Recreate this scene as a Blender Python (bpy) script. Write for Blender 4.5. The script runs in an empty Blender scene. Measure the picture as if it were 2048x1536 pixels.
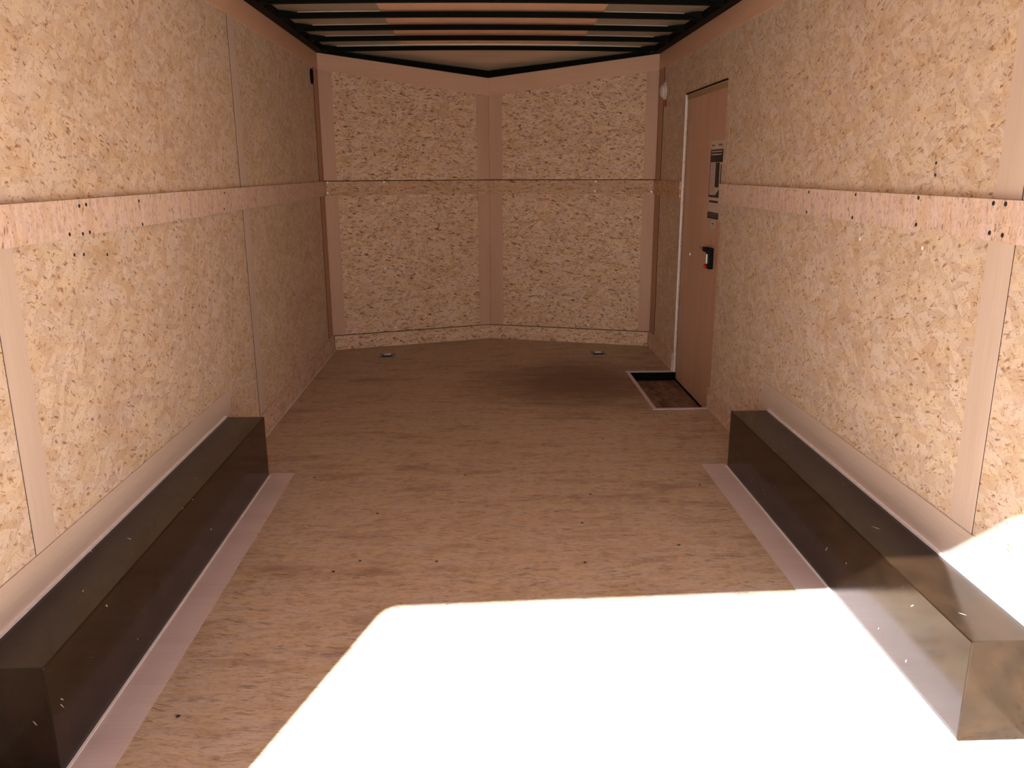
import bpy, bmesh, math, random
from mathutils import Vector, Matrix
random.seed(7)
S = bpy.context.scene
COL = S.collection

# ------------------------------------------------------------------ camera
H = 2.1286                      # height of the wall tops
cam_d = bpy.data.cameras.new('camera'); cam = bpy.data.objects.new('camera', cam_d); COL.objects.link(cam)
cam_d.sensor_fit = 'HORIZONTAL'; cam_d.sensor_width = 36.0
cam_d.lens = 1634.475 / 2048 * 36.0
cam_d.clip_start = 0.02
yaw, pitch, roll = 0.036665, 0.255660, -0.003731
fw = Vector((math.sin(yaw)*math.cos(pitch), math.cos(yaw)*math.cos(pitch), -math.sin(pitch)))
rt = Vector((math.cos(yaw), -math.sin(yaw), 0)); up = rt.cross(fw)
r2 = rt*math.cos(roll) + up*math.sin(roll); u2 = -rt*math.sin(roll) + up*math.cos(roll)
m = Matrix((r2, u2, -fw)).transposed().to_4x4(); m.translation = Vector((-0.0788, 0, 1.32915))
cam.matrix_world = m
S.camera = cam

# ------------------------------------------------------------------ light
SUN_DIR = Vector((0.332, 1.0, -0.878)).normalized()        # the way the light travels
sun_d = bpy.data.lights.new('sun', 'SUN'); sun = bpy.data.objects.new('sun', sun_d); COL.objects.link(sun)
sun_d.energy = 38.0; sun_d.angle = math.radians(0.53); sun_d.color = (1.0, 0.98, 0.95)
sun.rotation_euler = SUN_DIR.to_track_quat('-Z', 'Y').to_euler(); sun.location = (-3, -9, 8)
W = bpy.data.worlds.new('world'); S.world = W; W.use_nodes = True
wn = W.node_tree; wn.nodes.clear()
sky = wn.nodes.new('ShaderNodeTexSky'); sky.sky_type = 'NISHITA'; sky.sun_disc = False
sky.sun_elevation = math.asin(-SUN_DIR.z); sky.sun_rotation = math.atan2(-SUN_DIR.x, -SUN_DIR.y)
bg = wn.nodes.new('ShaderNodeBackground'); bg.inputs['Strength'].default_value = 0.27
wo = wn.nodes.new('ShaderNodeOutputWorld')
wn.links.new(sky.outputs[0], bg.inputs[0]); wn.links.new(bg.outputs[0], wo.inputs[0])
S.view_settings.view_transform = 'Standard'; S.view_settings.look = 'None'
S.view_settings.gamma = 1.0; S.view_settings.exposure = 0.20
S.view_settings.use_curve_mapping = False
S.cycles.max_bounces = 12; S.cycles.diffuse_bounces = 8; S.cycles.glossy_bounces = 5

# ------------------------------------------------------------------ materials
def lin(c):
    return tuple(((x/255)/12.92 if x/255 <= .04045 else ((x/255+.055)/1.055)**2.4) for x in c) + (1,)

class NT:
    def __init__(s, name):
        s.m = bpy.data.materials.new(name); s.m.use_nodes = True; s.t = s.m.node_tree
        s.b = s.t.nodes['Principled BSDF']
    def n(s, ty, **k):
        x = s.t.nodes.new(ty)
        for a, v in k.items(): setattr(x, a, v)
        return x
    def l(s, a, b): s.t.links.new(a, b)
    def math(s, op, a, b=None, c=None, clamp=False):
        x = s.n('ShaderNodeMath', operation=op); x.use_clamp = clamp
        for i, v in enumerate((a, b, c)):
            if v is None: continue
            if isinstance(v, (int, float)): x.inputs[i].default_value = v
            else: s.l(v, x.inputs[i])
        return x.outputs[0]
    def mix(s, fac, a, b, ty='MIX'):
        x = s.n('ShaderNodeMix', data_type='RGBA', blend_type=ty)
        for i, v in ((0, fac), (6, a), (7, b)):
            if isinstance(v, (int, float)): x.inputs[i].default_value = v
            elif isinstance(v, tuple): x.inputs[i].default_value = v
            else: s.l(v, x.inputs[i])
        return x.outputs[2]
    def step(s, v, lo, hi, a=0., b=1.):
        x = s.n('ShaderNodeMapRange'); x.interpolation_type = 'SMOOTHSTEP'
        s.l(v, x.inputs[0])
        for i, q in enumerate((lo, hi, a, b)): x.inputs[i+1].default_value = q
        return x.outputs[0]
    def uv(s): return s.n('ShaderNodeTexCoord').outputs['UV']
    def mp(s, vec, rot=0., sc=(1, 1, 1), loc=(0, 0, 0)):
        # rotate first, then scale along the rotated axes
        a = s.n('ShaderNodeMapping'); a.inputs['Rotation'].default_value = (0, 0, rot); s.l(vec, a.inputs[0])
        b = s.n('ShaderNodeMapping'); b.inputs['Scale'].default_value = sc; b.inputs['Location'].default_value = loc
        s.l(a.outputs[0], b.inputs[0]); return b.outputs[0]
    def noise(s, vec, sc, det=2., rough=.5):
        x = s.n('ShaderNodeTexNoise'); x.inputs['Scale'].default_value = sc
        x.inputs['Detail'].default_value = det; x.inputs['Roughness'].default_value = rough
        s.l(vec, x.inputs['Vector']); return x
    def vor(s, vec, sc=1.):
        x = s.n('ShaderNodeTexVoronoi', voronoi_dimensions='2D'); x.inputs['Scale'].default_value = sc
        s.l(vec, x.inputs['Vector']); return x
    def warp(s, vec, sc, amt):
        nz = s.noise(vec, sc, 1.)
        a = s.n('ShaderNodeVectorMath', operation='SUBTRACT'); s.l(nz.outputs['Color'], a.inputs[0]); a.inputs[1].default_value = (.5, .5, .5)
        b = s.n('ShaderNodeVectorMath', operation='SCALE'); s.l(a.outputs[0], b.inputs[0]); b.inputs['Scale'].default_value = amt
        c = s.n('ShaderNodeVectorMath', operation='ADD'); s.l(vec, c.inputs[0]); s.l(b.outputs[0], c.inputs[1])
        return c.outputs[0]

def osb(name, mid, light, dark, rots=(0.25, -0.7, 1.3), big=(16, 46), fl=(26, 84), amount=.80, fstr=.7, rough=.62, streak=.5, extra=None, tw=.55, lines=((24, 50, .03, .8, .57), (52, 105, .045, .6, .6), (105, 200, .06, .3, .58))):
    s = NT(name); uv = s.warp(s.uv(), 9., .03); uv2 = s.warp(uv, 60., .006)
    va = s.vor(s.mp(uv2, rots[0], (big[0], big[1], 1)))
    vb = s.vor(s.mp(uv2, rots[1], (big[0], big[1], 1), (3.3, 8.1, 0)))
    sel = s.step(s.noise(uv, 14., 2.).outputs['Fac'], .47, .53)
    def chan(v):
        x = s.n('ShaderNodeSeparateColor'); s.l(v.outputs['Color'], x.inputs[0]); return x.outputs[0], x.outputs[1]
    a, a2 = chan(va); b, b2 = chan(vb)
    x = s.n('ShaderNodeMix', data_type='FLOAT'); s.l(sel, x.inputs[0]); s.l(a, x.inputs[2]); s.l(b, x.inputs[3]); tone = x.outputs[0]
    grain = s.noise(s.mp(uv2, rots[0]*.5, (60, 420, 1)), 1., 3., .6).outputs['Fac']
    mott = s.noise(uv, 5., 4., .6).outputs['Fac']
    t = s.math('ADD', s.math('MULTIPLY', tone, tw), s.math('MULTIPLY', grain, streak))
    t = s.math('ADD', t, s.math('MULTIPLY', mott, .55))
    t = s.step(t, .24+tw*.17, .83 + tw*.43 + streak*.1)
    c = s.mix(t, lin(mid), lin(light))
    hue = s.step(s.noise(s.mp(uv2, rots[0], (7, 16, 1), (9, 9, 0)), 1., 3.).outputs['Fac'], .38, .62)
    c = s.mix(1., c, s.mix(hue, (1., .95, .84, 1), (1., .99, 1., 1)), 'MULTIPLY')
    # bark and knife-edge flecks between the strands
    for k, (rot, sc, thr, st) in enumerate(((rots[0]+.15, 1., amount, fstr), (rots[1], 1.35, amount, fstr*.8), (rots[2], 1.9, amount-.08, fstr*.55), (rots[0]-.3, .62, amount+.17, fstr*.75))):
        w = s.warp(uv, 30.+7*k, .022)
        v = s.vor(s.mp(w, rot, (fl[0]*sc, fl[1]*sc, 1), (k*5.7, k*2.9, 0)))
        r, g = chan(v)
        f = s.math('MULTIPLY', s.step(v.outputs['Distance'], .42, .16), s.step(r, thr, thr+.1))
        cl = s.step(s.noise(uv, 22.+k*5, 2.).outputs['Fac'], .36, .62)
        f = s.math('MULTIPLY', s.math('MULTIPLY', f, cl), st, clamp=True)
        c = s.mix(f, c, s.mix(g, lin(dark), lin(tuple(q*.62 for q in dark))))
    for k, (sx, sy, wd, st, lo_) in enumerate(lines):
        n1 = s.noise(s.mp(s.warp(uv, 50., .01), rots[0], (sx, sy, 1), (k*3.1+7, k*1.7, 0)), 1., 2., .5).outputs['Fac']
        n2 = s.noise(s.mp(uv, rots[0], (sx*1.1, sy*1.1, 1), (k*9.1, 4.4+k, 0)), 1., 1.).outputs['Fac']
        f = s.step(s.math('ABSOLUTE', s.math('SUBTRACT', n1, .5)), wd, wd*.25)
        f = s.math('MULTIPLY', s.math('MULTIPLY', f, s.step(n2, lo_, lo_+.08)), st)
        c = s.mix(f, c, s.mix(s.noise(uv, 18., 1.).outputs['Fac'], lin(dark), lin(tuple(q*.7 for q in dark))))
    if extra: c = extra(s, c)
    s.l(c, s.b.inputs['Base Color'])
    s.b.inputs['Roughness'].default_value = rough
    s.b.inputs['Specular IOR Level'].default_value = .3
    bp = s.n('ShaderNodeBump'); bp.inputs['Strength'].default_value = .18; bp.inputs['Distance'].default_value = .002
    s.l(s.math('ADD', s.math('MULTIPLY', tone, .6), grain), bp.inputs['Height']); s.l(bp.outputs[0], s.b.inputs['Normal'])
    return s.m

def luan(name, c1, c2, rough=.55):
    s = NT(name); uv = s.warp(s.uv(), 3., .03)
    g = s.noise(s.mp(uv, 0, (5, 170, 1)), 1., 4., .6).outputs['Fac']
    b = s.noise(s.mp(uv, 0, (1.2, 9, 1)), 1., 2.).outputs['Fac']
    f = s.step(s.math('ADD', s.math('MULTIPLY', g, .5), s.math('MULTIPLY', b, .5)), .3, .7)
    s.l(s.mix(f, lin(c1), lin(c2)), s.b.inputs['Base Color'])
    s.b.inputs['Roughness'].default_value = rough; s.b.inputs['Specular IOR Level'].default_value = .35
    return s.m

def plain(name, c, rough=.5, metal=0., spec=.5, wob=0., wobs=6.):
    s = NT(name)
    nz = s.noise(s.uv(), 40., 3.).outputs['Fac']
    s.l(s.mix(s.step(nz, .3, .7), lin(c), lin(tuple(q*.95 for q in c))), s.b.inputs['Base Color'])
    s.b.inputs['Roughness'].default_value = rough; s.b.inputs['Metallic'].default_value = metal
    s.b.inputs['Specular IOR Level'].default_value = spec
    if wob:
        bp = s.n('ShaderNodeBump'); bp.inputs['Strength'].default_value = wob; bp.inputs['Distance'].default_value = .01
        s.l(s.noise(s.uv(), wobs, 2.).outputs['Fac'], bp.inputs['Height']); s.l(bp.outputs[0], s.b.inputs['Normal'])
    return s.m

OSB_WALL = osb('osb_wall', (191, 171, 152), (220, 209, 197), (158, 98, 49), tw=.36)
OSB_V = osb('osb_front', (208, 176, 150), (236, 212, 190), (150, 84, 46), tw=.46, rots=(0.12, -0.5, .9), fstr=.8, amount=.74, fl=(20, 84), lines=((16, 40, .035, .95, .55), (34, 84, .05, .85, .57), (70, 150, .06, .35, .58)))
OSB_RAIL = osb('osb_rail', (200, 177, 163), (223, 206, 200), (150, 106, 80), rots=(1.5, 1.7, 1.2), big=(10, 60), fl=(24, 130), streak=.8)
OSB_RAILV = osb('osb_rail_front', (194, 160, 134), (218, 190, 166), (146, 78, 44), rots=(0.05, -.2, .5), big=(10, 50), fl=(18, 80), amount=.76, tw=.46, lines=((14, 40, .035, .9, .55), (34, 84, .05, .8, .57)))
OSB_BASE = osb('osb_kick', (190, 163, 146), (217, 200, 191), (145, 106, 93), rots=(0.3, -.6, 1.1), big=(8, 30), fl=(20, 70))

def floor_extra(s, c):
    # worn, dirty patches with a shape of their own, thickest by the door
    uv = s.uv()
    d = s.noise(s.mp(uv, .05, (2.2, 6., 1), (1.7, .4, 0)), 1., 5., .65).outputs['Fac']
    c = s.mix(s.math('MULTIPLY', s.step(d, .5, .72), .5), c, lin((110, 74, 58)))
    sp = s.n('ShaderNodeSeparateXYZ'); s.l(uv, sp.inputs[0])
    dx = s.math('DIVIDE', s.math('SUBTRACT', sp.outputs[0], .55), .75)
    dy = s.math('DIVIDE', s.math('SUBTRACT', sp.outputs[1], 5.1), .75)
    rr = s.math('SQRT', s.math('ADD', s.math('MULTIPLY', dx, dx), s.math('MULTIPLY', dy, dy)))
    n2 = s.noise(s.mp(uv, 0, (3, 11, 1)), 1., 5., .7).outputs['Fac']
    k = s.step(s.math('ADD', rr, s.math('MULTIPLY', n2, -1.3)), .55, -.45)
    c = s.mix(s.math('MULTIPLY', k, .8), c, lin((92, 62, 44)))
    # black heel and drag marks
    w = s.warp(uv, 4., .05)
    for rot, off in ((.06, 0.), (-.35, 4.)):
        v = s.vor(s.mp(w, rot, (3.2, 34, 1), (off, off*2, 0)))
        q = s.n('ShaderNodeSeparateColor'); s.l(v.outputs['Color'], q.inputs[0])
        f = s.math('MULTIPLY', s.step(v.outputs['Distance'], .38, .05), s.step(q.outputs[0], .86, .93))
        f = s.math('MULTIPLY', f, s.step(s.noise(uv, 45., 3.).outputs['Fac'], .4, .6))
        c = s.mix(s.math('MULTIPLY', f, .42), c, lin((78, 62, 66)))
    return c
OSB_FLOOR = osb('osb_floor', (160, 140, 120), (187, 171, 156), (101, 70, 53), rots=(0.06, -0.16, .3), big=(5, 44), fl=(11, 110), streak=.95, amount=.80, fstr=.55, rough=.5, extra=floor_extra, lines=((5, 60, .02, .5, .58), (12, 120, .035, .55, .55), (20, 240, .06, .4, .5)))
def dirt(s, c):
    d = s.noise(s.mp(s.uv(), 0, (6, 14, 1)), 1., 5., .7).outputs['Fac']
    return s.mix(s.step(d, .35, .65, .35, .9), c, lin((78, 50, 38)))
OSB_WELL = osb('osb_well', (145, 122, 105), (170, 150, 132), (96, 76, 64), rots=(0.06, -.3, .5), big=(6, 40), extra=dirt)

LUAN = luan('luan_batten', (196, 179, 168), (207, 193, 183))
LUAN_T = luan('luan_top', (212, 172, 146), (224, 188, 161))
LUAN_F = luan('luan_floor_strip', (190, 173, 173), (203, 190, 191))
LUAN_V = luan('luan_front', (198, 162, 141), (213, 177, 156))
LUAN_C = luan('luan_ceiling', (240, 193, 159), (248, 205, 173))
LUAN_D = luan('luan_door', (190, 153, 130), (206, 171, 150), .45)
RED_W = luan('luan_corner', (177, 136, 117), (190, 151, 130))
BLACK = plain('black_steel', (6, 9, 6), .6, 0., .08)
BLACKP = plain('black_plastic', (9, 9, 9), .6, 0., .12)
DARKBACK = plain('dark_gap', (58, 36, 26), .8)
ALU = plain('white_aluminium', (238, 236, 246), .38, .1)
ALUT = plain('aluminium_edge', (214, 202, 208), .42, .2)
TAPE = plain('pale_tape', (196, 190, 176), .6)
CAULK = plain('white_sealant', (240, 236, 238), .5)
STEEL = plain('zinc_steel', (220, 222, 226), .32, .4)
STEELD = plain('dull_steel', (128, 132, 134), .4, .3)
SCREW = plain('bright_screw', (250, 250, 250), .3, .1)
SCREWD = plain('dark_screw', (60, 62, 66), .4, .5)
WHITEP = plain('white_plastic', (222, 214, 206), .35)
PAPER = plain('white_paper', (206, 192, 186), .6)
INK = plain('black_ink', (36, 34, 33), .6)
INKG = plain('grey_ink', (120, 110, 106), .6)
REDS = plain('red_sticker', (176, 40, 26), .5)
REDP = plain('red_plastic', (200, 20, 24), .4)

def roofmat():
    s = NT('roof_sheet'); uv = s.uv()
    g = s.noise(s.mp(uv, 0, (.6, 60, 1)), 1., 3.).outputs['Fac']
    s.l(s.mix(s.step(g, .3, .7), lin((196, 182, 160)), lin((222, 210, 190))), s.b.inputs['Base Color'])
    s.b.inputs['Metallic'].default_value = .5; s.b.inputs['Roughness'].default_value = .3
    return s.m
ROOF = roofmat()

def boxmat():
    s = NT('wheel_box_paint'); uv = s.uv()
    n = s.noise(uv, 9., 3.).outputs['Fac']
    s.l(s.mix(s.step(n, .3, .7), lin((22, 15, 9)), lin((34, 23, 14))), s.b.inputs['Base Color'])
    sc = s.noise(s.mp(s.warp(uv, 5., .1), .9, (18, 260, 1)), 1., 3.).outputs['Fac']
    s.l(s.step(sc, .45, .8, .13, .3), s.b.inputs['Roughness'])
    s.b.inputs['Specular IOR Level'].default_value = .33
    # small pale scratches and specks
    v = s.vor(s.mp(s.warp(uv, 14., .05), .8, (9, 40, 1)))
    q = s.n('ShaderNodeSeparateColor'); s.l(v.outputs['Color'], q.inputs[0])
    f = s.math('MULTIPLY', s.step(v.outputs['Distance'], .09, .03), s.step(q.outputs[0], .93, .96))
    base = s.b.inputs['Base Color'].links[0].from_socket
    s.l(s.mix(s.math('MULTIPLY', f, .7), base, lin((190, 180, 172))), s.b.inputs['Base Color'])
    bp = s.n('ShaderNodeBump'); bp.inputs['Strength'].default_value = .10; bp.inputs['Distance'].default_value = .01
    s.l(s.noise(s.mp(uv, 0, (3, 7, 1)), 1., 1.).outputs['Fac'], bp.inputs['Height']); s.l(bp.outputs[0], s.b.inputs['Normal'])
    return s.m
BOXM = boxmat()

# ------------------------------------------------------------------ mesh helpers
class MB:
    """collects prisms and tubes, then links them as one mesh object with UVs in metres"""
    def __init__(s): s.bm = bmesh.new()
    def hexa(s, p):              # p: 8 corners, bottom 4 then top 4, each anticlockwise
        v = [s.bm.verts.new(q) for q in p]
        for f in ((3, 2, 1, 0), (4, 5, 6, 7), (0, 1, 5, 4), (1, 2, 6, 5), (2, 3, 7, 6), (3, 0, 4, 7)):
            s.bm.faces.new([v[i] for i in f])
        return s
    def box(s, x0, x1, y0, y1, z0, z1):
        return s.hexa([(x0, y0, z0), (x1, y0, z0), (x1, y1, z0), (x0, y1, z0), (x0, y0, z1), (x1, y0, z1), (x1, y1, z1), (x0, y1, z1)])
    def prism(s, poly, d):       # polygon (3-D points, planar) extruded by vector d
        d = Vector(d); a = [s.bm.verts.new(q) for q in poly]; b = [s.bm.verts.new(Vector(q)+d) for q in poly]
        s.bm.faces.new(a[::-1]); s.bm.faces.new(b); n = len(a)
        for i in range(n): s.bm.faces.new((a[i], a[(i+1) % n], b[(i+1) % n], b[i]))
        return s
    def loft(s, secs, cap=True):  # list of closed sections with equal counts
        R = [[s.bm.verts.new(q) for q in sec] for sec in secs]; n = len(R[0])
        for a, b in zip(R, R[1:]):
            for i in range(n): s.bm.faces.new((a[i], a[(i+1) % n], b[(i+1) % n], b[i]))
        if cap: s.bm.faces.new(R[0][::-1]); s.bm.faces.new(R[-1])
        return s
    def disc(s, c, ax, prof, n=24):  # lathe: prof = [(r, h)...] about axis ax at c
        ax = Vector(ax).normalized(); u = ax.orthogonal().normalized(); w = ax.cross(u); c = Vector(c)
        s.loft([[c + ax*h + (u*math.cos(6.28318*i/n) + w*math.sin(6.28318*i/n))*max(r, 1e-5) for i in range(n)] for r, h in prof])
        return s
    def torus(s, c, ax, R, r, n=24, k=8, a0=0., a1=6.28318, ref=None):
        ax = Vector(ax).normalized(); u = Vector(ref).normalized() if ref else ax.orthogonal().normalized(); w = ax.cross(u); c = Vector(c)
        full = abs(a1-a0) > 6.2; secs = []
        for i in range(n + (0 if full else 1)):
            t = a0 + (a1-a0)*i/n; d = u*math.cos(t) + w*math.sin(t)
            secs.append([c + d*(R + r*math.cos(6.28318*j/k)) + ax*r*math.sin(6.28318*j/k) for j in range(k)])
        if full: secs.append(secs[0])
        s.loft(secs, cap=not full); return s
    def tube(s, pts, r, k=8):
        secs = []; P = [Vector(p) for p in pts]
        for i, p in enumerate(P):
            t = (P[min(i+1, len(P)-1)] - P[max(i-1, 0)]).normalized(); u = t.orthogonal().normalized()
            if i and abs(u.dot(pu)) < .99: u = (pu - t*pu.dot(t)).normalized()
            pu = u; w = t.cross(u)
            secs.append([p + (u*math.cos(6.28318*j/k) + w*math.sin(6.28318*j/k))*r for j in range(k)])
        return s.loft(secs)
    def build(s, name, mat, parent=None, bevel=0., smooth=False, origin=None, uvoff=True, uvmode=None):
        bm = s.bm; bmesh.ops.remove_doubles(bm, verts=bm.verts, dist=1e-6); bmesh.ops.recalc_face_normals(bm, faces=bm.faces)
        if bevel: bmesh.ops.bevel(bm, geom=[e for e in bm.edges if e.calc_face_angle(0) > .5], offset=bevel, segments=2, profile=.6, affect='EDGES')
        lay = bm.loops.layers.uv.new('UVMap')
        ou, ov = (random.uniform(0, 50), random.uniform(0, 50)) if uvoff else (0, 0)
        for f in bm.faces:
            n = f.normal; a = max(range(3), key=lambda i: abs(n[i]))
            for l in f.loops:
                c = l.vert.co
                q = (c.y, c.z) if a == 0 else (c.x, c.z) if a == 1 else (c.x, c.y)
                if uvmode == 'swap': q = (q[1], q[0])
                l[lay].uv = (q[0]+ou, q[1]+ov)
            f.smooth = smooth
        me = bpy.data.meshes.new(name)
        off = Vector(origin) if origin else Vector((0, 0, 0))
        pw = parent_world(parent) if parent else Vector((0, 0, 0))
        for v in bm.verts: v.co -= (off if not parent else pw)
        bm.to_mesh(me); bm.free(); me.materials.append(mat)
        o = bpy.data.objects.new(name, me); COL.objects.link(o)
        if parent: o.parent = parent
        else: o.location = off
        return o
def parent_world(p):
    v = Vector(p.location)
    while p.parent: p = p.parent; v += p.location
    return v
def tag(o, label=None, cat=None, group=None, kind=None):
    for k, v in (('label', label), ('category', cat), ('group', group), ('kind', kind)):
        if v: o[k] = v
    return o
def empty(name, loc):
    o = bpy.data.objects.new(name, None); COL.objects.link(o); o.location = loc; o.empty_display_size = .1; return o
def ST(o, label, cat): return tag(o, label, cat, None, 'structure')

# ------------------------------------------------------------------ measures
YL, YR, YA, XA, HA = 6.1785, 6.2048, 6.592, -0.0085, 2.003
ZR0, ZR1 = 1.154, 1.2552          # rub rail
TS = .107                          # top strip height
DY0, DY1, DH = 5.352, 4.476, 1.783 # door opening: far, near, head
WX, WD = 1.232, .058               # door face, depth of the step well
G = .0013                          # half a joint
YB = .14                           # rear end of the inside
HB = 1.98                          # rear header
BX = 1.0457

# ------------------------------------------------------------------ floor with the opening of the step well
floor = ST(MB().prism([(-1.25, YB-.04, 0), (1.25, YB-.04, 0), (1.25, DY1, 0), (.91, DY1, 0), (.91, DY0, 0), (1.25, DY0, 0), (1.25, YR+.02, 0), (XA, YA+.03, 0), (-1.25, YL+.02, 0)], (0, 0, -.03)).build('floor', OSB_FLOOR, uvoff=False), 'worn strand board floor with dark scuffs and a bright patch of sun', 'floor')

# ------------------------------------------------------------------ side walls: sheets with joint shade put in as dark strips, boarding behind
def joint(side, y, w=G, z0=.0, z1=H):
    a, b = sorted((side*1.2197, side*1.2291)); return (a, b, y-w, y+G, z0, z1)  # dark strip flush with the sheets, painting in the shade of the gap
def sheet(parent, side, y0, y1, z0, z1, mat=OSB_WALL):
    a, b = (side*1.22, side*1.229)
    return MB().box(min(a, b), max(a, b), y0+G, y1-G, z0, z1).build('panel', mat, parent)
LB0, LB1, SM, SM1 = 1.9437, 2.0478, 4.05, 4.148
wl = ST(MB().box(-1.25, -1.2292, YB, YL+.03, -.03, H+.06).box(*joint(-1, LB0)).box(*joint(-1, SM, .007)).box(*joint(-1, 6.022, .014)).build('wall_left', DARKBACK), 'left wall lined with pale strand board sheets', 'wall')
for y0, y1 in ((YB, LB0), (LB0, SM), (SM, 6.022)): sheet(wl, -1, y0, y1, 0, H)
RB0, RB1 = 1.9614, 2.0675
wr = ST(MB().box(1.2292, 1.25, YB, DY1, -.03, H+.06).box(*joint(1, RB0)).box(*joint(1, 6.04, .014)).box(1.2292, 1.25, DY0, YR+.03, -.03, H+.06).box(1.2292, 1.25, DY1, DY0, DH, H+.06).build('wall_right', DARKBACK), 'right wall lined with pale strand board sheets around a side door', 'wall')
for y0, y1, z0, z1 in ((YB, RB0, 0, H), (RB0, 4.40, 0, H), (4.40, DY1+G, 0, H), (DY1, DY0, DH, H), (DY0-G, 6.04, 0, H)): sheet(wr, 1, y0, y1, z0, z1)

# ------------------------------------------------------------------ the V front: two walls meeting in the middle
def vwall(name, A, B, zA, zB, label):
    """A is the end on the viewer's left, B on the right; local s runs along the wall"""
    A, B = Vector(A), Vector(B); L = (B-A).length; d = (B-A)/L; n = Vector((d.y, -d.x, 0))   # n looks into the room
    P = lambda q, z, o=0.: A + d*q + n*o + Vector((0, 0, z))
    ztop = lambda q: zA + (zB-zA)*q/L
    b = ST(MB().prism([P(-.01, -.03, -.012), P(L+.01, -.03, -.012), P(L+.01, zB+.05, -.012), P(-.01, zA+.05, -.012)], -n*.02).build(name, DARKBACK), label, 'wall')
    def slab(nm, q0, q1, zf0, zf1, o0, o1, mat, kind=None, um=None, par=None):
        """slab between heights zf0(q), zf1(q), from offset o0 to o1"""
        k = MB().prism([P(q0, zf0(q0), o0), P(q1, zf0(q1), o0), P(q1, zf1(q1), o0), P(q0, zf1(q0), o0)], n*(o1-o0))
        return k.build(nm, mat, par, uvmode=um)
    C = lambda z: (lambda q: z)
    if name.endswith('left'):
        MB().box(XA-.0055, XA+.0055, YA-.0155, YA-.009, .001, .1105).box(XA-.0055, XA+.0055, YA-.0155, YA-.009, ZR0, ZR1).build('joint', DARKBACK, b)  # dark strips put in as the shade of the fold
    slab('panel', .002, L-.002, C(.1145), C(ZR1), -.011, 0, OSB_V, par=b)
    slab('panel', .002, L-.002, C(ZR1+.006), ztop, -.011, 0, OSB_V, par=b)
    return b, slab, C, ztop, L, P, d, n
A, Bp, Cc = (-1.22, YL, 0), (XA, YA, 0), (1.22, YR, 0)
vl = vwall('wall_front_left', A, Bp, H, HA, 'left half of the V shaped front wall in darker strand board')
vr = vwall('wall_front_right', Bp, Cc, HA, H, 'right half of the V shaped front wall in darker strand board')
tn = [0]
def trim(mb_or_obj, mat, label, cat, bevel=0., um=None):
    tn[0] += 1
    o = mb_or_obj.build('trim_%d' % tn[0], mat, bevel=bevel, uvmode=um) if isinstance(mb_or_obj, MB) else mb_or_obj
    if not isinstance(mb_or_obj, MB): o.name = 'trim_%d' % tn[0]
    return ST(o, label, cat)
def two(slab, q0, q1, lo):
    a = slab('t', q0, q1, lambda q: .1145, lambda q: ZR1, 0, .004, LUAN_V, um='swap')
    b = slab('t', q0, q1, lambda q: ZR1+.006, lambda q: lo(q)-.0015, 0, .004, LUAN_V, um='swap')
    bm = bmesh.new(); bm.from_mesh(a.data); bm.from_mesh(b.data); bm.to_mesh(a.data); bm.free()
    bpy.data.objects.remove(b); return a
for (b, slab, C, ztop, L, P, d, n), half, a0, a1 in ((vl, 'left', 0, .003), (vr, 'right', .003, 0)):
    lo = lambda q, L=L, half=half: (2.024 - .148*q/L) if half == 'left' else (1.876 + .148*q/L)
    zt = lambda q, f=ztop: f(q) + .004
    trim(slab('t', .001, L-.001, lo, zt, 0, .007, LUAN_T), None, 'smooth plywood strip along the top of the %s front wall' % half, 'trim')
    w0, w1 = (0., .098) if half == 'left' else (0., .1065)
    trim(two(slab, w0+.002, w1, lo), None, 'upright plywood batten at the %s' % ('left corner of the left front wall' if half == 'left' else 'middle fold on the right front wall'), 'trim')
    w0, w1 = (1.184, L) if half == 'left' else (1.197, L)
    trim(two(slab, w0, w1-.002, lo), None, 'upright plywood batten at the %s' % ('middle fold on the left front wall' if half == 'left' else 'right corner of the right front wall'), 'trim')
    trim(slab('t', .012 if half == 'left' else .006, L-(.006 if half == 'left' else .012), C(ZR0), C(ZR1), .0045, .016, OSB_RAILV), None, 'strand board rub rail across the %s front wall' % half, 'rail')
    o = slab('baseboard_front_'+half, .012 if half == 'left' else .006, L-(.006 if half == 'left' else .012), C(0.001), C(.1105), .0045, .016, OSB_V)
    ST(o, 'mottled strand board kick strip at the foot of the %s front wall' % half, 'baseboard')

# ------------------------------------------------------------------ battens, top strips, rub rails, kick strips on the side walls
def onwall(side, y0, y1, z0, z1, t, off=0.):
    a, b = side*(1.2195-off), side*(1.2195-t)
    return MB().box(min(a, b), max(a, b), y0, y1, z0, z1)
WS = .385
trim(onwall(-1, YB, YL-.009, H-TS, H+.002, .006), LUAN_T, 'smooth plywood strip along the top of the left wall', 'trim')
trim(onwall(1, YB, YR-.009, H-TS, H+.002, .006), LUAN_T, 'smooth plywood strip along the top of the right wall', 'trim')
for side, y0, y1, nm in ((-1, LB0, LB1, 'left wall above the near end of the wheel box'), (1, RB0, RB1, 'right wall above the near end of the wheel box'), (-1, SM, SM1, 'left wall beyond the wheel box')):
    zb = WS if y0 < 3 else .1225
    trim(onwall(side, y0+G, y1, zb+.001, ZR0-.001, .0014), LUAN, 'upright plywood batten below the rail on the ' + nm, 'trim', um='swap')
    trim(onwall(side, y0+G, y1, ZR1+.001, H-TS-.001, .0014), LUAN, 'upright plywood batten above the rail on the ' + nm, 'trim', um='swap')
trim(MB().box(-1.2195, -1.2172, 6.027, YL-.008, .124, ZR0-.001).box(-1.2195, -1.2172, 6.027, YL-.008, ZR1+.001, H-TS-.001), RED_W, 'narrow reddish filler strip in the left front corner', 'trim', um='swap')
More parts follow.
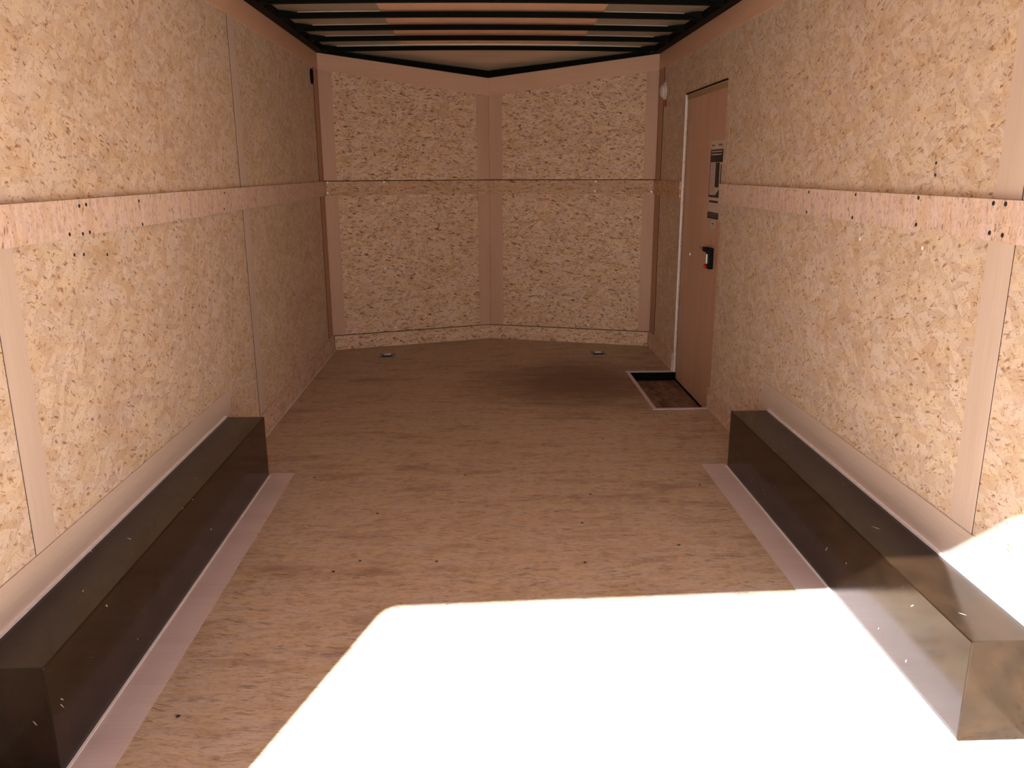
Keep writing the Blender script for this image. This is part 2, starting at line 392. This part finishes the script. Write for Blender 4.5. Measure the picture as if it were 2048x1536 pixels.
trim(MB().box(1.2172, 1.2195, 6.045, YR-.008, .124, ZR0-.001).box(1.2172, 1.2195, 6.045, YR-.008, ZR1+.001, H-TS-.001), RED_W, 'narrow reddish filler strip in the right front corner', 'trim', um='swap')
trim(onwall(-1, YB, YL-.02, ZR0, ZR1, .015, .0028), OSB_RAIL, 'strand board rub rail along the left wall at waist height', 'rail')
trim(onwall(1, YB, 2.0145, ZR0-.003, ZR1, .015, .0028), OSB_RAIL, 'near length of strand board rub rail on the right wall', 'rail')
trim(onwall(1, 2.0165, DY1, ZR0, ZR1, .015, .0028), OSB_RAIL, 'strand board rub rail on the right wall from the butt joint to the door', 'rail')
trim(onwall(1, DY0+.03, YR-.02, ZR0, ZR1, .015), OSB_RAILV, 'short strand board rub rail between the door and the right front corner', 'rail')
ST(onwall(-1, 3.5, YL-.02, .001, .1223, .014).build('baseboard_left', OSB_BASE), 'strand board kick strip along the left wall beyond the wheel box', 'baseboard')
trim(MB().box(-1.205, -1.201, 3.5, YL-.03, .0003, .003), CAULK, 'thin pale sealant line along the foot of the left kick strip', 'trim')
ST(onwall(1, 3.525, DY1, .001, .1223, .014).build('baseboard_right', OSB_BASE), 'strand board kick strip on the right wall between wheel box and door', 'baseboard')
ST(onwall(1, DY0+.03, YR-.02, .001, .1223, .014).build('baseboard_right', OSB_BASE), 'strand board kick strip on the right wall between door and front corner', 'baseboard')
for side, nm, yb, zb in ((-1, 'left', 3.585, .2806), (1, 'right', 3.61, .2693)):
    trim(onwall(side, 1.5, yb, zb-.03, WS, .004).bm and onwall(side, 1.5, yb, zb-.03, WS, .004), LUAN, 'smooth plywood flashing strip on the %s wall just above the wheel box' % nm, 'trim')
    xa, xb = sorted((side*.9385 if side < 0 else side*.9315, side*BX))
    trim(MB().box(xa, xb-(0 if side < 0 else 0), 1.2, yb-.06, .0005, .0035), LUAN_F, 'smooth plywood flashing strip on the floor beside the %s wheel box' % nm, 'trim')

# ------------------------------------------------------------------ side door, its frame, and the step well
dr = ST(MB().box(WX, WX+.02, DY1-.01, DY0+.002, -WD-.02, DH+.03).build('door_1', LUAN_D, uvmode='swap'), 'reddish plywood faced side door set back in the right wall', 'door')
fr = MB().box(1.213, WX-.0005, DY0+.001, DY0+.014, -WD, DH+.004).build('frame', ALU, dr); tag(fr, 'pale aluminium frame edge')
tag(MB().box(1.2199, WX-.0005, DY1, DY0, DH-.004, DH-.0005).build('frame', LUAN_T, dr), 'wooden head lining of the door opening')
MB().box(1.214, 1.2196, DY1, DY0+.012, DH-.001, DH+.007).build('head_seal', BLACKP, dr)
MB().box(1.2292, WX-.0005, DY1-.008, DY1+.004, -WD, DH).build('seal', BLACKP, dr)
MB().box(WX-.006, WX-.0005, DY1, DY0, -WD, -WD+.012).build('seal', BLACKP, dr)
MB().box(WX-.007, WX-.0005, DY1, DY0, DH-.030, DH-.0045).build('head_stop', plain('olive_wood', (170, 146, 108), .6), dr)
# door lock with lever, bolt and red knob
lk = MB().box(1.204, WX-.0003, 4.600, 4.668, .782, .900).build('lock', BLACKP, dr, bevel=.004)
MB().box(1.196, 1.2035, 4.622, 4.634, .812, .866).build('slider', STEEL, lk, bevel=.001)
MB().box(1.200, 1.2315, 4.669, 4.735, .872, .898).build('latch_arm', BLACKP, dr, bevel=.005)
MB().disc((1.212, 4.735, .886), (0, 1, 0), [(0, 0), (.011, .001), (.011, .03), (.006, .034), (0, .034)], 16).build('lever_hub', STEELD, dr, smooth=False)
MB().tube([(1.212, 4.77, .886), (1.208, 4.80, .888), (1.208, 4.83, .887)], .004).build('lever', RED_W, dr)
MB().box(1.208, 1.2315, 4.669, 4.674, .79, .868).build('edge_plate', ALU, dr)
MB().disc((1.204, 4.648, .795), (-1, 0, 0), [(0, -.002), (.012, -.002), (.012, .008), (.009, .012), (0, .012)], 16).build('knob', REDP, dr)
MB().disc((1.2315, 5.126, .816), (-1, 0, 0), [(0, 0), (.013, 0), (.012, .004), (.005, .007), (0, .007)], 16).build('keyhole', STEEL, dr)
# step well
sw = empty('step_well', (1.07, 4.91, -WD))
tag(sw, 'sunken step with a dirty board tread inside the side door', 'step well')
MB().box(.895, WX+.0, DY1-.015, DY0+.015, -WD-.02, -WD).build('tread', OSB_WELL, sw, uvmode='swap')
MB().box(.9101, WX-.001, DY0-.004, DY0-.0002, -WD, -.002).build('riser', BLACK, sw)
MB().box(.9101, .914, DY1, DY0-.005, -WD, -.002).build('riser', BLACK, sw)
MB().box(.914, WX-.001, DY1+.0002, DY1+.004, -WD, -.002).build('riser', BLACK, sw)
e = MB().box(.892, .9145, DY1-.022, DY0+.03, .0002, .004).box(.9145, 1.204, DY0-.004, DY0+.03, .0002, .004).box(.9145, 1.222, DY1-.022, DY1+.004, .0002, .004).build('edge_trim', ALUT, sw); tag(e, 'pale metal edging')

# ------------------------------------------------------------------ ceiling
crown = lambda x: .013*(1-(x/1.22)**2)
ZC = H + .046
XS = [-1.25+2.5*i/24 for i in range(25)]
YN = 6.155
cb = MB()
for a, b in zip(XS, XS[1:]):
    cb.hexa([(a, YB-.05, ZC+crown(a)), (b, YB-.05, ZC+crown(b)), (b, YN, ZC+crown(b)), (a, YN, ZC+crown(a)),
             (a, YB-.05, ZC+.03), (b, YB-.05, ZC+.03), (b, YN, ZC+.03), (a, YN, ZC+.03)])
ceil = ST(cb.build('ceiling', ROOF, uvmode=None), 'metal sheet roof above black cross bows', 'ceiling')
nr = MB().prism([(-1.26, YN, ZC), (1.26, YN, ZC), (1.24, YR+.05, ZC-.02), (XA, YA+.06, HA+.03), (-1.24, YL+.05, ZC-.02)], (0, 0, .03)).build('ceiling', ROOF)
ST(nr, 'triangular metal roof sheet sloping down over the V front', 'ceiling')
cp = MB()
for a, b in zip(XS, XS[1:]):
    a2, b2 = max(a, -.615), min(b, .615)
    if b2 > a2: cp.hexa([(a2, YB, ZC-.003+crown(a2)), (b2, YB, ZC-.003+crown(b2)), (b2, 6.12, ZC-.003+crown(b2)), (a2, 6.12, ZC-.003+crown(a2)),
                         (a2, YB, ZC+crown(a2)), (b2, YB, ZC+crown(b2)), (b2, 6.12, ZC+crown(b2)), (a2, 6.12, ZC+crown(a2))])
tag(cp.build('center_panel', LUAN_C, ceil, uvmode='swap'), 'orange brown plywood strip down the middle')
bows = [6.135, 5.684, 5.274, 4.861, 4.450] + [4.04 - .41*k for k in range(9)]
where = ['farthest black roof bow, at the corners of the V front', 'second black roof bow back from the V front', 'third black roof bow back from the V front', 'fourth black roof bow back from the V front', 'black roof bow at the very top edge of the picture']
NTH = ('first', 'second', 'third', 'fourth', 'fifth', 'sixth', 'seventh', 'eighth', 'ninth')
where += ['black roof bow overhead, %s one behind the picture edge towards the rear door' % q for q in NTH]
for i, y in enumerate(bows):
    t = empty('roof_bow', (0, y, H)); tag(t, where[i], 'roof bow', 'black bows under the roof')
    sec = lambda x, z0, z1, y0, y1: [(x, y0, z0), (x, y1, z0), (x, y1, z1), (x, y0, z1)]
    xs = [-1.155+2.31*k/20 for k in range(21)]
    MB().loft([sec(x, H+.006+crown(x), H+.0335+crown(x), y, y+.03) for x in xs]).build('tube', BLACK, t)
    xt = [-1.10+2.2*k/20 for k in range(21)]
    for sgn in ((-1, 1)):
        xx = [sgn*(.617 + (1.105-.617)*k/8) for k in range(9)]
        tag(MB().loft([sec(x, H+.034+crown(x), H+.0375+crown(x), y-.002, y+.03) for x in xx]).build('tape', TAPE, t), 'pale sealing tape')
        # bracket that widens to the wall rail
        MB().prism([(sgn*1.155, y-.005, H+.002), (sgn*1.155, y+.035, H+.002), (sgn*1.155, y+.035, H+.044), (sgn*1.155, y-.005, H+.044)], (-sgn*.0, 0, 0)) if False else None
        MB().loft([sec(sgn*1.0625, H+.032, H+.040, y-.004, y+.034), sec(sgn*1.158, H+.003, H+.045, y-.030, y+.036)]).build('bracket', BLACK, t)
for side, nm in ((-1, 'left'), (1, 'right')):
    xa, xb = sorted((side*1.159, side*1.249))
    trim(MB().box(xa, xb, YB-.04, YN-.02, H+.003, ZC-.0005), BLACK, 'black steel roof rail along the top of the %s wall' % nm, 'rail')
# black roof rails along the V
for sgn, E, nm in ((-1, (-1.22, YL), 'left'), (1, (1.22, YR), 'right')):
    p0 = Vector((E[0], E[1], H+.006)); p1 = Vector((XA, YA, HA+.006)); dd = (p1-p0); nn = Vector((dd.y, -dd.x, 0)).normalized()
    if nn.y > 0: nn = -nn
    secs = []
    for k in range(13):
        f = k/12; c = p0 + dd*f; h = .026 + .022*(f**1.5)
        q = c + nn*(.03)
        if k == 12: q = Vector((XA, c.y-.032, c.z)); 
        bk = c - nn*.02
        if k == 12: bk = Vector((XA, c.y+.02, c.z))
        secs.append([q, bk, bk+Vector((0, 0, h)), q+Vector((0, 0, h))])
    trim(MB().loft(secs), BLACK, 'black steel roof rail sloping down along the %s half of the V front' % nm, 'rail')

# ------------------------------------------------------------------ rear frame, ramp and ground outside (unseen behind the viewer, put in to shape the light)
HS = .019                                              # header edge is slanted to shape the sun patch
trim(MB().box(-1.30, -1.135, YB-.06, YB-.001, -.1, 2.24), BLACK, 'left post of the rear door frame', 'trim')
trim(MB().box(1.15, 1.30, YB-.06, YB-.001, -.1, 2.24), BLACK, 'right post of the rear door frame', 'trim')
hp = [(-1.135, 1.90), (-1.125, 1.925), (-1.10, 1.938), (-1.06, HB-.036)] 
hd = [(-1.134, 2.24), (-1.134, HB-.045), (-1.126, HB-.024), (-1.105, HB-.012), (1.149, HB+.050), (1.149, 2.24)]
trim(MB().prism([(x, YB-.06, z) for x, z in hd], (0, .059, 0)), BLACK, 'header of the rear door frame', 'trim')
gr = ST(MB().prism([(-40, -60, -.5), (40, -60, -.5), (40, 20, -.5), (-40, 20, -.5)], (0, 0, -.1)).build('ground', plain('asphalt', (92, 92, 94), .9)), 'grey asphalt ground outside the rear door', 'ground')
rp = MB().prism([(-1.12, YB-.07, -.03), (1.12, YB-.07, -.03), (1.12, -1.75, -.46), (-1.12, -1.75, -.46)], (0, 0, -.035)).build('unseen_ramp_door', OSB_FLOOR, origin=(0, YB-.07, -.05))  # unseen ramp, added for the light it bounces inside
tag(rp, 'unseen strand board ramp door added behind the trailer to bounce light in', 'ramp')

# ------------------------------------------------------------------ wheel boxes
def wheel_box(side, x, z, y0, y1, label):
    t = empty('wheel_box', (side*1.13, (y0+y1)/2, 0)); tag(t, label, 'wheel box', 'wheel boxes along the walls')
    xa, xb = sorted((side*x, side*1.2155))
    shell = MB().box(xa, xb, y0, y1, .0002, z).build('shell', BOXM, t, bevel=.0035)
    c = side*1.2155
    xs_ = sorted((side*1.2154, side*1.2070))
    tag(MB().box(xs_[0], xs_[1], y0, y1-.01, z+.0002, z+.008).build('sealant_line', CAULK, t), 'white sealant bead along the wall')
    xq = sorted((side*(x-.0005), side*(x-.0075)))
    tag(MB().box(xq[0], xq[1], y0, y1-.002, .0037, .0062).build('sealant_line', CAULK, t), 'white sealant bead along the floor')
    return t
wheel_box(-1, 1.0466, .2806, 1.608, 3.497, 'long low dark brown wheel box on the left wall, all in shade')
wheel_box(1, 1.0447, .2693, 1.638, 3.522, 'long low dark brown wheel box on the right wall, its near end in the sun')

# ------------------------------------------------------------------ tie-down rings in the floor
def tie(cx, cy, label):
    t = empty('tie_down', (cx, cy, 0)); tag(t, label, 'tie-down ring', 'tie-down rings in the floor')
    r = MB()
    r.box(cx-.056, cx+.056, cy-.07, cy-.04, .0003, .005).box(cx-.056, cx+.056, cy+.04, cy+.07, .0003, .005)
    r.box(cx-.056, cx-.038, cy-.04, cy+.04, .0003, .005).box(cx+.038, cx+.056, cy-.04, cy+.04, .0003, .005)
    r.build('plate', STEELD, t)
    MB().box(cx-.038, cx+.038, cy-.04, cy+.04, .0004, .0012).build('cup', BLACK, t)
    MB().torus((cx, cy+.004, .008), (0, .25, 1), .026, .005, ref=(1, 0, 0)).build('ring', STEEL, t, smooth=True)
    MB().box(cx-.024, cx+.024, cy+.024, cy+.036, .004, .014).build('clamp', STEEL, t, bevel=.002)
    for sx in (-1, 1):
        for sy in (-1, 1): MB().disc((cx+sx*.046, cy+sy*.055, .005), (0, 0, 1), [(0, -.001), (.005, -.001), (.005, .001), (0, .002)], 10).build('screw', SCREWD, t)
tie(-.785, 5.943, 'steel tie-down ring plate in the floor near the left end of the front wall')
tie(.785, 5.937, 'steel tie-down ring plate in the floor near the right end of the front wall')

# ------------------------------------------------------------------ vent, dome light and stickers
t = empty('wall_vent', (-1.2195, 5.960, 1.954)); tag(t, 'small round black vent high on the left wall by the front corner', 'vent')
MB().disc((-1.2195, 5.960, 1.954), (1, 0, 0), [(0, 0), (.052, 0), (.052, .003), (.046, .006), (.042, .006), (.042, .002), (0, .002)], 32).build('rim', BLACKP, t)
lv = MB()
for k in range(-3, 4):
    z = 1.954+k*.011; hw = math.sqrt(max(.0404**2-(k*.011)**2, 0))
    lv.box(-1.2172, -1.2142, 5.960-hw, 5.960+hw, z-.0015, z+.0015)
lv.build('louver', BLACK, t)
t = empty('dome_light', (1.2195, 6.0, 1.862)); tag(t, 'small round white dome lamp high on the right wall beside the door', 'lamp')
tag(MB().disc((1.2195, 5.995, 1.862), (-1, 0, 0), [(0, 0), (.058, 0), (.058, .008), (.052, .012), (0, .012)], 32).build('base', WHITEP, t), 'white ring base')
MB().disc((1.2195, 5.995, 1.862), (-1, 0, 0), [(0, .011), (.047, .011), (.044, .022), (.034, .031), (.018, .037), (0, .039)], 32).build('lens', plain('frosted_lens', (226, 216, 214), .3), t, smooth=True)
t = MB().box(1.2183, 1.2194, 5.935, 6.005, 1.757, 1.801).build('sticker', REDS, None, origin=(1.219, 5.97, 1.757)); tag(t, 'small red sticker on the right wall just below the white dome lamp', 'sticker')

# warning sheet on the door (lettering too small to read in the photo: grey and white lines)
SX = WX - .0004
ws = empty('warning_sheet', (SX, 4.70, 1.03)); tag(ws, 'white and black printed warning sheet stuck on the side door', 'notice')
K = 1.0
def Q(y0, y1, z0, z1, lift): return MB().box(SX-lift-.0003, SX-lift, min(y0, y1), max(y0, y1), z0, z1)
YF, YNN = 4.775, 4.500          # far and near edge
z = lambda f: 1.485 - f*.43     # 0 top .. 1 bottom
Q(YF, YNN, z(1), z(0), 0).build('paper', PAPER, ws)
yy = lambda f: YF + (YNN-YF)*f
def pr(nm, f0, f1, a, b, mat, lift=.0006): return Q(yy(f0), yy(f1), z(b), z(a), lift).build(nm, mat, ws)
pr('heading_mark', .07, .27, .045, .07, INKG); pr('heading_mark', .55, .82, .045, .07, INKG)
pr('black_panel', .0, .9, .11, .27, INK)
hl = MB()
for f0, f1, a in ((.07, .84, .128), (.07, .80, .165)):
    n_ = 15; 
    for k in range(n_):
        q0 = f0 + (f1-f0)*k/n_; q1 = q0 + (f1-f0)/n_*random.uniform(.55, .85)
        hl.box(SX-.0013, SX-.001, min(yy(q0), yy(q1)), max(yy(q0), yy(q1)), z(a+.016), z(a))
hl.build('heading_lines', PAPER, ws)
pr('black_bar', .0, .03, .27, .70, INK); pr('black_bar', .78, .84, .30, .60, INK)
pr('picture_panel', .42, .70, .275, .585, INK)
pr('black_bar', .0, .78, .685, .715, INK)
MB().prism([(SX-.0009, yy(.45), z(.69)), (SX-.0009, yy(.78), z(.69)), (SX-.0009, yy(.78), z(.60))], (-.0003, 0, 0)).build('picture_corner', INK, ws)
tx = MB()
for k in range(19):
    a = .285+k*.021
    for j in range(4):
        q0 = .06+j*.085; q1 = q0+random.uniform(.04, .075)
        tx.box(SX-.0009, SX-.0006, min(yy(q0), yy(q1)), max(yy(q0), yy(q1)), z(a+.006), z(a))
tx.build('text_lines', INKG, ws)
pr('black_bar', .07, .72, .755, .782, INK)
pr('black_panel', .0, .80, .905, .99, INK)
hl = MB()
for a in (.922, .95):
    for k in range(11):
        q0 = .07+k*.055; hl.box(SX-.0013, SX-.001, min(yy(q0), yy(q0+.04)), max(yy(q0), yy(q0+.04)), z(a+.012), z(a))
hl.build('heading_lines', INKG, ws)
st = empty('sticker', (SX, 4.66, 1.0)); tag(st, 'tiny white tag stuck under the bottom edge of the warning sheet', 'sticker')
Q(4.600, 4.70, 1.006, 1.053, 0).build('paper', PAPER, st); Q(4.635, 4.672, 1.03, 1.036, .0006).build('print_line', INK, st)

# ------------------------------------------------------------------ screws
SCR = {}
def screw(p, ax, r, mat, label, group, key):
    if key not in SCR:
        o = MB().disc((0, 0, 0), ax, [(0, 0), (r, 0), (r*.92, r*.22), (r*.35, r*.34), (r*.3, r*.1), (0, r*.1)], 12).build('screw', mat)
        SCR[key] = o
    else:
        o = SCR[key].copy(); COL.objects.link(o)
    o.location = p; tag(o, label, 'screw', group)
for y, z_, lb in ((2.388, 1.237, 'left of the two close upper screw heads near the middle of the left wall rail'), (2.43, 1.239, 'right of the two close upper screw heads near the middle of the left wall rail'),
                  (2.312, 1.164, 'leftmost of the three close lower screw heads in the left wall rail'), (2.388, 1.160, 'middle one of the three close lower screw heads in the left wall rail'), (2.431, 1.161, 'rightmost of the three close lower screw heads in the left wall rail'),
                  (2.802, 1.236, 'lone upper screw head in the left wall rail, above another single one'), (2.811, 1.160, 'lone lower screw head in the left wall rail, below another single one'),
                  (3.733, 1.238, 'upper screw head in the left wall rail just before the far batten'), (3.711, 1.170, 'lower screw head in the left wall rail just before the far batten')):
    screw((-1.2045, y, z_), (1, 0, 0), .0055, SCREWD, lb, 'screws in the left rail', 'L')
for y, z_, lb in ((2.355, 1.104, 'leftmost screw head in the left wall sheet just below the rail'), (2.558, 1.085, 'rightmost screw head in the left wall sheet just below the rail'), (2.41, 1.10, 'middle screw head of three in the left wall sheet below the rail')):
    screw((-1.22, y, z_), (1, 0, 0), .005, SCREWD, lb, 'screws under the left rail', 'L2')
for y, z_, lb in ((3.234, 1.243, 'upper screw head in the right wall rail, the nearest to the door'), (3.242, 1.166, 'lower screw head in the right wall rail, the nearest to the door'),
                  (2.823, 1.245, 'second upper screw head from the door in the right wall rail'), (2.832, 1.167, 'second lower screw head from the door in the right wall rail'),
                  (2.409, 1.247, 'third upper screw head from the door in the right wall rail'), (2.405, 1.170, 'third lower screw head from the door in the right wall rail'),
                  (2.047, 1.245, 'upper screw head just left of the butt joint in the right rail'), (2.046, 1.172, 'lower screw head just left of the butt joint in the right rail'),
                  (1.998, 1.245, 'upper screw head just right of the butt joint in the right rail'), (1.993, 1.170, 'lower screw head just right of the butt joint in the right rail')):
    screw((1.2045, y, z_), (-1, 0, 0), .006, SCREWD, lb, 'screws in the right rail', 'R')
for y, z_, lb in ((2.384, 1.104, 'bright screw head in the right wall sheet below the rail, nearer the batten'), (2.792, 1.097, 'bright screw head in the right wall sheet below the rail, nearer the door')):
    screw((1.22, y, z_), (-1, 0, 0), .006, SCREW, lb, 'screws under the right rail', 'R2')
for y, z_, lb in ((2.365, 1.345, 'small screw head in the right wall above the rail, the higher of two'), (2.362, 1.312, 'small screw head in the right wall above the rail, the lower of two')):
    screw((1.22, y, z_), (-1, 0, 0), .005, SCREWD, lb, 'screws above the right rail', 'R3')
for V, lst in ((vl, ((.025, 1.248, .016, 'upper bright screw head at the left end of the left front rail'), (.022, 1.174, .016, 'lower bright screw head at the left end of the left front rail'), (.442, 1.248, .016, 'bright screw head a third of the way along the left front rail'),
                    (.435, 1.092, 0, 'bright screw head in the left front sheet just below the rail'), (.429, .605, 0, 'bright screw head half way down the lower left front sheet'), (.488, .145, 0, 'bright screw head in the left front sheet just above the kick strip'))),
               (vr, ((1.262, 1.173, .016, 'bright screw head at the right end of the right front rail'), (.837, 1.176, .016, 'lower bright screw head two thirds along the right front rail'), (.843, 1.246, .016, 'upper bright screw head two thirds along the right front rail'), (.803, .145, 0, 'bright screw head in the right front sheet just above the kick strip')))):
    P, d, n = V[5], V[6], V[7]; hf = 'left' if V is vl else 'right'
    for q, zz, off, lb in lst:
        screw(P(q, zz, off), tuple(n), .0085, SCREW, lb, ('screws in the %s front rail' if off else 'screws in the %s front sheet') % hf, 'V'+hf)
for x, y, lb in ((-.508, 3.057, 'darkest floor screw, alone in the left middle of the shaded floor'), (-1.132, 4.96, 'floor screw by the left kick strip, the farther of two'), (-.858, 1.812, 'dark floor screw beside the near end of the left wheel box strip'),
              (-1.17, 4.746, 'floor screw by the left kick strip, the nearer of two'), (-.52, 2.646, 'floor screw a hand above the left corner of the sun patch'), (-.839, 3.47, 'floor screw beside the far end of the left plywood floor strip'),
              (-.165, 3.47, 'floor screw in the centre of the floor between the far ends of the wheel boxes'), (.37, 3.22, 'floor screw right of the centre, in a row farther from the sun patch'), (.86, 3.30, 'floor screw beside the far end of the right plywood floor strip'),
              (.30, 2.93, 'middle one of three floor screws in a line right of the centre'), (.27, 2.60, 'nearest to the sun of three floor screws in a line right of the centre'), (-.60, 2.57, 'leftmost floor screw just beyond the sun patch corner'),
              (-.25, 2.63, 'floor screw beyond the sun patch edge, left of the centre'), (.95, 4.36, 'floor screw just in front of the step well near the right wall'), (.53, 3.95, 'floor screw on the scuffed floor left of and nearer than the step well'), (.63, 2.72, 'floor screw between the right plywood floor strip and the line of three')):
    screw((x, y, .0003), (0, 0, 1), .0055, SCREWD, lb, 'screws in the floor', 'F')
